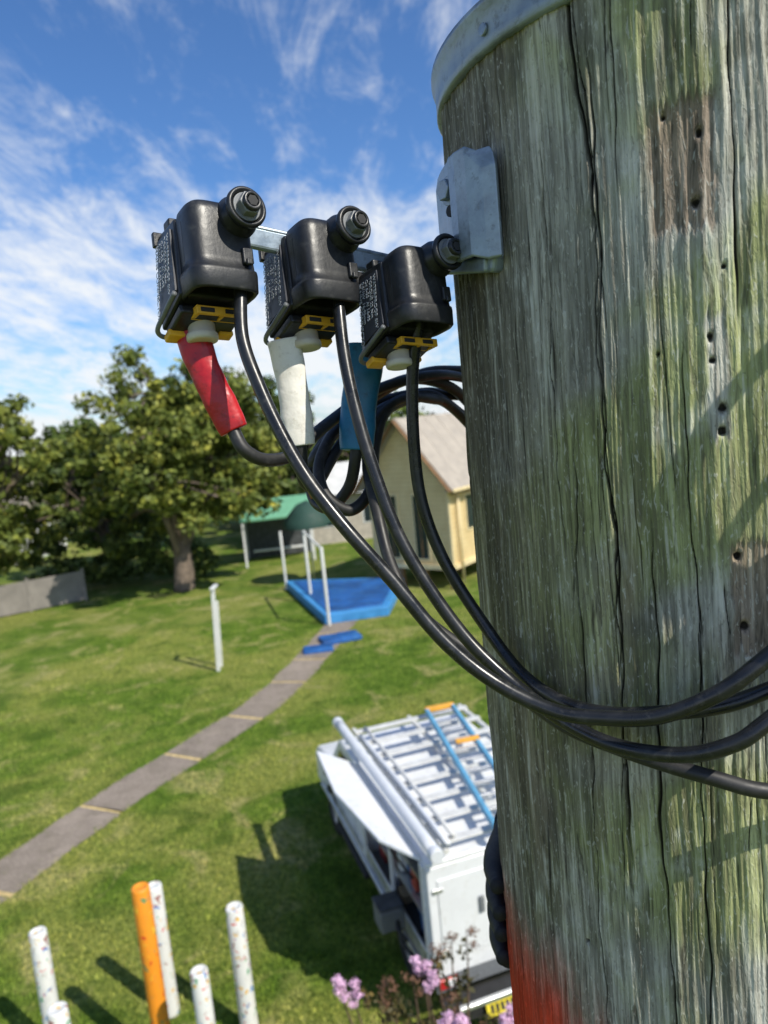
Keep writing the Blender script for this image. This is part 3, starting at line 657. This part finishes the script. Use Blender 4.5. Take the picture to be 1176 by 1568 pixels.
p=la+ld*.62; bar('ladder_lock',p+Vector((.1,0,.05)),p+lw+Vector((.03,0,.05)),.06,.05,M_or,U,.01)

# ------------------------------------------------------------------ house
Hs=empty('weatherboard_house',(2.15,24.5,0),(0,0,rad(-36.9)))
s=NT('weatherboard'); c=s.coord(); sz=s.n('ShaderNodeSeparateXYZ'); s.l(c,sz.inputs[0])
saw=s.math('FRACT',s.math('MULTIPLY',sz.outputs[2],6.2))
k=s.mix(s.mr(saw,.90,.97,0,.55),s.ramp(s.noise(c,2,4),[(.3,(.66,.49,.24)),(.7,(.76,.60,.32))]),(.22,.17,.08))
s.set(Base_Color=k,Roughness=.6,Normal=s.bump(saw,.6,.02)); M_wb=s.m
M_timber=pbr('brown_timber',(.20,.11,.045),.6,0,.2,5); M_roofb=pbr('beige_roof',(.40,.35,.29),.6,0,.1,3,.2,20,.01,(.28,.24,.19),.5); M_trim=pbr('cream_trim',(.74,.60,.34),.5)
HL=7.5; HW=3.3; E=3.86; AP=5.87; F0=.75
v=[(-HW,0,F0),(0,0,F0),(0,0,E),(-HW/2,0,AP),(-HW,0,E)]; v+=[(x,HL,z) for x,y,z in v]
mk('walls',v,[(0,1,2,3,4),(9,8,7,6,5),(1,6,7,2),(0,4,9,5),(0,5,6,1)],M_wb,Hs)
ov=.38; sl_=(AP-E)/(HW/2); ed=E-ov*sl_
for sgn,nm in ((1,'roof_plane'),(-1,'roof_plane_b')):
    cxm=-HW/2; x1=cxm+sgn*(HW/2+ov)
    o=mk(nm,[(cxm,-.35,AP+.03),(x1,-.35,ed+.03),(x1,HL+.3,ed+.03),(cxm,HL+.3,AP+.03)],[(0,1,2,3)],M_roofb,Hs); sm=o.modifiers.new('s','SOLIDIFY'); sm.thickness=.05; sm.offset=1 if sgn>0 else -1
    a=Vector((cxm,-.40,AP+.0)); b=Vector((x1,-.40,ed-.0)); bar('barge_board',a,b,.22,.04,M_timber,Hs,.004)
    for j in range(10):
        yb=-.2+j*.8
        bar('roof_rib',Vector((cxm+sgn*.02,yb,AP+.085)),Vector((x1,yb,ed+.085)),.04,.03,M_roofb,Hs,.004)
box('gutter',(.11,HL+.6,.11),(ov+.03,HL/2,ed+.02),M_trim,Hs,b=.02)
box('fascia',(.03,HL+.6,.18),(ov-.05,HL/2,ed-.03),M_timber,Hs)
box('soffit',(ov,HL+.5,.02),(ov/2-.04,HL/2,ed-.04),M_trim,Hs)
for x in (-2.35,-1.15):
    box('window_frame',(.62,.05,2.35),(x,-.015,2.15),M_trim,Hs,b=.01); box('window_glass',(.48,.04,2.2),(x,-.028,2.15),M_glass,Hs); box('window_mullion',(.03,.05,2.2),(x,-.035,2.15),M_timber,Hs)
for y in (1.6,4.2):
    box('side_window_frame',(.05,1.1,1.3),(.015,y,2.5),M_trim,Hs,b=.01); box('side_window_glass',(.04,.95,1.15),(.028,y,2.5),M_glass,Hs)
box('corner_board',(.09,.09,E-F0-.02),(.02,-.02,(E+F0)/2),M_trim,Hs); box('sill_band',(.10,HL,.16),(.03,HL/2+.05,F0+.02),M_trim,Hs); box('sill_band_front',(HW,.10,.16),(-HW/2,-.04,F0+.02),M_trim,Hs)
cyl('downpipe',.045,E-.5,(.12,.45,E/2-.1),M_trim,Hs,n=16)
for x in (-3.2,-2.2,-1.2,-.1):
    for y in (.1,2.5,5,7.3): box('stump',(.16,.16,F0),(x,y,F0/2),M_timber,Hs)
nh=empty('neighbour_house',(-1.5,37.0,0),(0,0,rad(12)))
M_wr=pbr('pale_roof',(.62,.62,.60),.5,0,.1,2); M_brick=pbr('rendered_wall',(.42,.38,.33),.8,0,.2,4)
mk('walls',[(-2.2,0,0),(3.4,0,0),(3.4,4,0),(-2.2,4,0),(-2.2,0,2.5),(3.4,0,2.5),(3.4,4,2.5),(-2.2,4,2.5)],[(0,1,5,4),(1,2,6,5),(2,3,7,6),(3,0,4,7)],M_brick,nh)
mk('hip_roof',[(-2.7,-.5,2.45),(3.9,-.5,2.45),(3.9,4.5,2.45),(-2.7,4.5,2.45),(-.7,2,3.9),(1.8,2,3.9)],[(0,1,5,4),(1,2,5),(2,3,4,5),(3,0,4)],M_wr,nh)
for x in (-1,1,2.6): box('window',(1.0,.05,1.0),(x,-.02,1.4),M_glass,nh); box('window_frame',(1.15,.03,1.15),(x,-.005,1.4),M_wpaint,nh)
sh=empty('green_shelter',(-5.2,33.4,0),(0,0,rad(8)))
M_gr=pbr('green_roof',(.17,.42,.26),.5,0,.1,2)
mk('roof',[(-1.3,-1.1,2.1),(1.9,-1.1,2.1),(1.9,1.5,2.75),(-1.3,1.5,2.75)],[(0,1,2,3)],M_gr,sh).modifiers.new('s','SOLIDIFY').thickness=.08
for x in (-1.2,1.8):
    for y in (-1.0,1.3): box('post',(.09,.09,2.1 if y<0 else 2.6),(x,y,1.05 if y<0 else 1.3),M_wpaint,sh)
box('back_wall',(2.9,.05,1.7),(.3,1.15,.9),M_interior,sh); box('bench',(2.4,.35,.06),(.3,.6,.45),M_wpaint,sh)
lh=empty('white_cottage',(-24,40,0),(0,0,rad(-10)))
mk('walls',[(-4,0,0),(4,0,0),(4,5,0),(-4,5,0),(-4,0,2.6),(4,0,2.6),(4,5,2.6),(-4,5,2.6)],[(0,1,5,4),(1,2,6,5),(2,3,7,6),(3,0,4,7)],M_wpaint,lh)
mk('roof',[(-4.5,-.5,2.55),(4.5,-.5,2.55),(4.5,5.5,2.55),(-4.5,5.5,2.55),(-4.5,2.5,4.3),(4.5,2.5,4.3)],[(0,1,5,4),(2,3,4,5),(1,2,5),(3,0,4)],M_roofb,lh)
for x in (-2.5,0,2.5): box('window',(1.1,.05,1.1),(x,-.03,1.5),M_glass,lh)

# ------------------------------------------------------------------ blue play platform with posts
T=empty('play_platform',(0,0,0))
M_bl=pbr('platform_blue_edge',(.05,.25,.55),.5,0,.15,3); M_mat=pbr('platform_blue_mat',(.012,.09,.30),.6,0,.4,1.5,dirt=(.05,.2,.4),dirtamt=.6)
poly=[(-3.95,27.3),(.5,26.0),(-.15,22.0),(-2.1,21.7)]
cxp=sum(p[0] for p in poly)/4; cyp=sum(p[1] for p in poly)/4
def prism(nm,pl,z0,z1,mat,par):
    n=len(pl); v=[(x,y,z0) for x,y in pl]+[(x,y,z1) for x,y in pl]
    f=[tuple(range(n)),tuple(range(n,2*n))[::-1]]+[(i,(i+1)%n,n+(i+1)%n,n+i) for i in range(n)]
    o=mk(nm,v,f,mat,par); bm=bmesh.new(); bm.from_mesh(o.data); bmesh.ops.recalc_face_normals(bm,faces=bm.faces); bm.to_mesh(o.data); return bev(o,.03,3)
prism('platform_base',poly,0,.30,M_bl,T)
inn=[(cxp+(x-cxp)*.86,cyp+(y-cyp)*.88) for x,y in poly]; prism('platform_mat',inn,.20,.335,M_mat,T)
for x,y,h_ in ((-1.95,21.55,2.4),(-2.75,24.6,2.5),(-3.9,27.1,2.2)):
    cyl('post',.05,h_,(x,y,h_/2),M_wp,T,n=14,b=.005)
bar('top_rail',Vector((-1.95,21.55,2.35)),Vector((-2.75,24.6,2.45)),.05,.06,M_wp,T); 
box('play_mat',(1.1,.7,.12),(-1.55,20.0,.06),M_mat,None,(0,0,.3),.03); box('play_mat',(.8,.5,.10),(-2.1,19.2,.05),M_mat,None,(0,0,.1),.03)
um=empty('patio_umbrella',(-2.9,27.8,0))
lathe('canopy',[(.0001,3.2),(.4,3.05),(.95,2.45),(.95,2.2)],(0,0,0),pbr('umbrella_green',(.02,.06,.045),.7),um,n=8); cyl('stem',.03,3.0,(0,0,1.5),M_alu,um,n=10)

# ------------------------------------------------------------------ flowering shrub below the camera
fs=empty('flowering_shrub',(.1,4.9,0))
rs=np.random.RandomState(9); V=[];F=[]; tips=[]
M_stem=pbr('stem',(.12,.075,.05),.8); M_sleaf=leafmat('shrub_leaves',(.05,.05,.02),(.10,.08,.03),(.16,.11,.05)); M_pink=pbr('pink_petal',(.78,.50,.68),.6,0,.3,40); M_seed=pbr('seed_head',(.16,.08,.045),.8,0,.3,40)
tgt=[(-.75,-.02,2.02,'p'),(-.66,.0,1.95,'p'),(-.45,-.05,1.92,'s'),(-.40,-.02,2.0,'s'),(-.22,.0,1.98,'s'),(-.14,.12,2.02,'p'),(-.10,.05,1.95,'p'),(-.02,.20,2.02,'s'),(.10,.26,2.06,'s'),(.22,.30,2.08,'s'),(.02,-.1,1.88,'s'),(.0,-.40,1.99,'p'),(.08,-.42,1.98,'p'),(.42,-.38,1.98,'p'),(.30,-.3,1.85,'s'),(-.3,-.3,1.75,'s'),(.8,-.2,1.9,'p'),(.9,.1,1.95,'p'),(.7,.1,1.8,'s')]
for x,y,z,kd in tgt:
    bx0,by0=rs.uniform(-.15,.25),rs.uniform(-.2,.2)
    P=[Vector((bx0,by0,0)),Vector((bx0+(x-bx0)*.35,by0+(y-by0)*.3,z*.45)),Vector((x*.9,y*.9,z*.8)),Vector((x,y,z))]
    vv,ff=tubedata(cat(P,6),lambda t:.014*(1-t)+.003,6); n0=len(V); V.extend(vv); F.extend([tuple(k_+n0 for k_ in q_) for q_ in ff])
mk('stems',V,F,M_stem,fs,True)
def cloud(cs,r,per,size,mat,nm,flat=1):
    v,f=leaves(np.array(cs),np.full(len(cs),r),per,size,rs); npmesh(nm,v,f,mat,4,fs,False)
pcs=[(x+rs.uniform(-.05,.05),y+rs.uniform(-.04,.04),z-j*.04) for x,y,z,kd in tgt if kd=='p' for j in range(4)]
cloud(pcs,.045,130,.020,M_pink,'flowers')
scs=[(x+rs.uniform(-.06,.06),y+rs.uniform(-.05,.05),z-j*.05) for x,y,z,kd in tgt if kd=='s' for j in range(3)]
cloud(scs,.05,40,.022,M_seed,'seed_heads')
lcs=[(x*rs.uniform(.5,1),y*rs.uniform(.5,1)+rs.uniform(-.1,.1),z*rs.uniform(.55,.95)) for x,y,z,kd in tgt for j in range(3)]
cloud(lcs,.10,22,.055,M_sleaf,'leaves')
cloud([(rs.uniform(-.6,.9),rs.uniform(-.6,.3),rs.uniform(.4,1.3)) for i in range(60)],.2,50,.07,M_leafd,'lower_leaves')

# ------------------------------------------------------------------ line worker behind the pole, gloved hand gripping it
LW=empty('line_worker',OFF)
M_hv=pbr('hivis_orange',(.9,.12,.02),.7,0,.1,30,.4,80,.002); M_navy=pbr('navy_drill',(.015,.02,.045),.8,0,.2,30,.3,80,.002); M_glove=pbr('black_glove',(.014,.014,.018),.7,0,.3,60,.5,150,.001); M_skin=pbr('skin',(.45,.27,.19),.5); M_hat=pbr('white_helmet',(.75,.75,.73),.3)
def limb(nm,pts,rs_,mat,n=16,flat=1,side=None):
    P=[Vector(p) for p in pts]; K=len(rs_)-1
    def rf(t):
        u=t*K; i=min(int(u),K-1); g=u-i; g=g*g*(3-2*g); return rs_[i]+(rs_[i+1]-rs_[i])*g
    v,f=tubedata(cat(P,8),rf,n,flat,side); return mk(nm,v,f,mat,LW,True)
limb('torso',[(.47,1.10,-1.02),(.47,1.10,-.85),(.46,1.07,-.65),(.45,1.04,-.45),(.45,1.03,-.36),(.45,1.02,-.32)],[.15,.16,.17,.185,.12,.06],M_hv,24,.62,(1,0,0))
limb('neck',[(.45,1.02,-.36),(.45,1.0,-.26)],[.055,.055],M_skin)
limb('head',[(.45,.99,-.30),(.45,.975,-.25),(.45,.975,-.18),(.45,.98,-.11),(.45,.985,-.085)],[.04,.066,.078,.07,.03],M_skin,20,1.15,(1,0,0))
limb('nose',[(.45,.905,-.185),(.45,.885,-.215),(.45,.895,-.225)],[.008,.013,.008],M_skin,10)
for sx_ in (-1,1): limb('ear',[(.45+sx_*.078,.98,-.17),(.45+sx_*.084,.985,-.19),(.45+sx_*.077,.98,-.215)],[.008,.013,.007],M_skin,10); lathe('eye',[(.0001,-.008),(.007,-.005),(.009,0),(.007,.005),(.0001,.008)],(.45+sx_*.03,.898,-.18),M_dark,LW,n=12)
limb('mouth',[(.43,.896,-.245),(.45,.892,-.247),(.47,.896,-.245)],[.003,.005,.003],M_redl,8)
lathe('helmet',[(.135,-.0),(.105,.006),(.1,.05),(.075,.09),(.0001,.11)],(.45,.985,-.155),M_hat,LW,n=32)
limb('left_sleeve',[(.29,1.02,-.43),(.21,.95,-.62),(.168,.84,-.78),(.143,.78,-.66),(.119,.735,-.50)],[.065,.055,.048,.045,.036],M_hv)
limb('right_sleeve',[(.61,1.02,-.43),(.66,.93,-.62),(.60,.80,-.74),(.50,.74,-.66),(.46,.72,-.60)],[.065,.055,.048,.042,.034],M_hv)
limb('glove_cuff',[(.121,.74,-.54),(.118,.728,-.49),(.116,.718,-.46)],[.037,.036,.034],M_glove)
limb('palm',[(.119,.718,-.47),(.104,.695,-.44),(.094,.668,-.41),(.086,.645,-.39)],[.030,.036,.038,.026],M_glove,16,.5,(0,.3,1))
for j,(dz,l) in enumerate(((-.056,.9),(-.036,1.0),(-.014,1.05),(.008,.95))):
    z=-.392+dz
    pts=[]
    for a,o_ in ((118,.011),(108,.009),(100,.008),(94-2*l*2,.007)):
        p=psurf(a,z,o_)-OFF; pts.append((p.x,p.y,p.z+(100-a)*.0004+.002*math.sin(j*2)))
    limb('finger_%d'%(j+1),[(.090,.655,z)]+pts,[.010,.0105,.0098,.009,.006],M_glove)
limb('thumb',[(.100,.70,-.45),(.084,.655,-.478),(.078,.615,-.482),(.070,.59,-.477)],[.015,.013,.011,.008],M_glove)
limb('right_hand',[(.46,.72,-.60),(.43,.72,-.57),(.41,.715,-.55)],[.03,.038,.02],M_glove)
limb('left_leg',[(.38,1.10,-.95),(.36,1.05,-1.35),(.37,1.12,-1.75)],[.095,.07,.05],M_navy); limb('right_leg',[(.55,1.10,-.95),(.57,1.02,-1.35),(.56,1.12,-1.75)],[.095,.07,.05],M_navy)
for x in (.37,.56): limb('boot',[(x,1.16,-1.79),(x,1.06,-1.80),(x,.96,-1.82)],[.045,.05,.03],M_dark)
lad=empty('extension_ladder',OFF)
for x in (.27,.66): bar('stile',Vector((x,1.55,-6.0)),Vector((x,.78,-.4)),.03,.08,M_alu,lad,.005)
for i in range(18):
    t=i/18+.02; p=Vector((.27,1.55,-6.0)).lerp(Vector((.27,.78,-.4)),t); bar('rung',p,p+Vector((.39,0,0)),.03,.03,M_alu,lad,.003)

C.scene.view_settings.view_transform='Standard'; C.scene.view_settings.look='None'; C.scene.view_settings.exposure=0
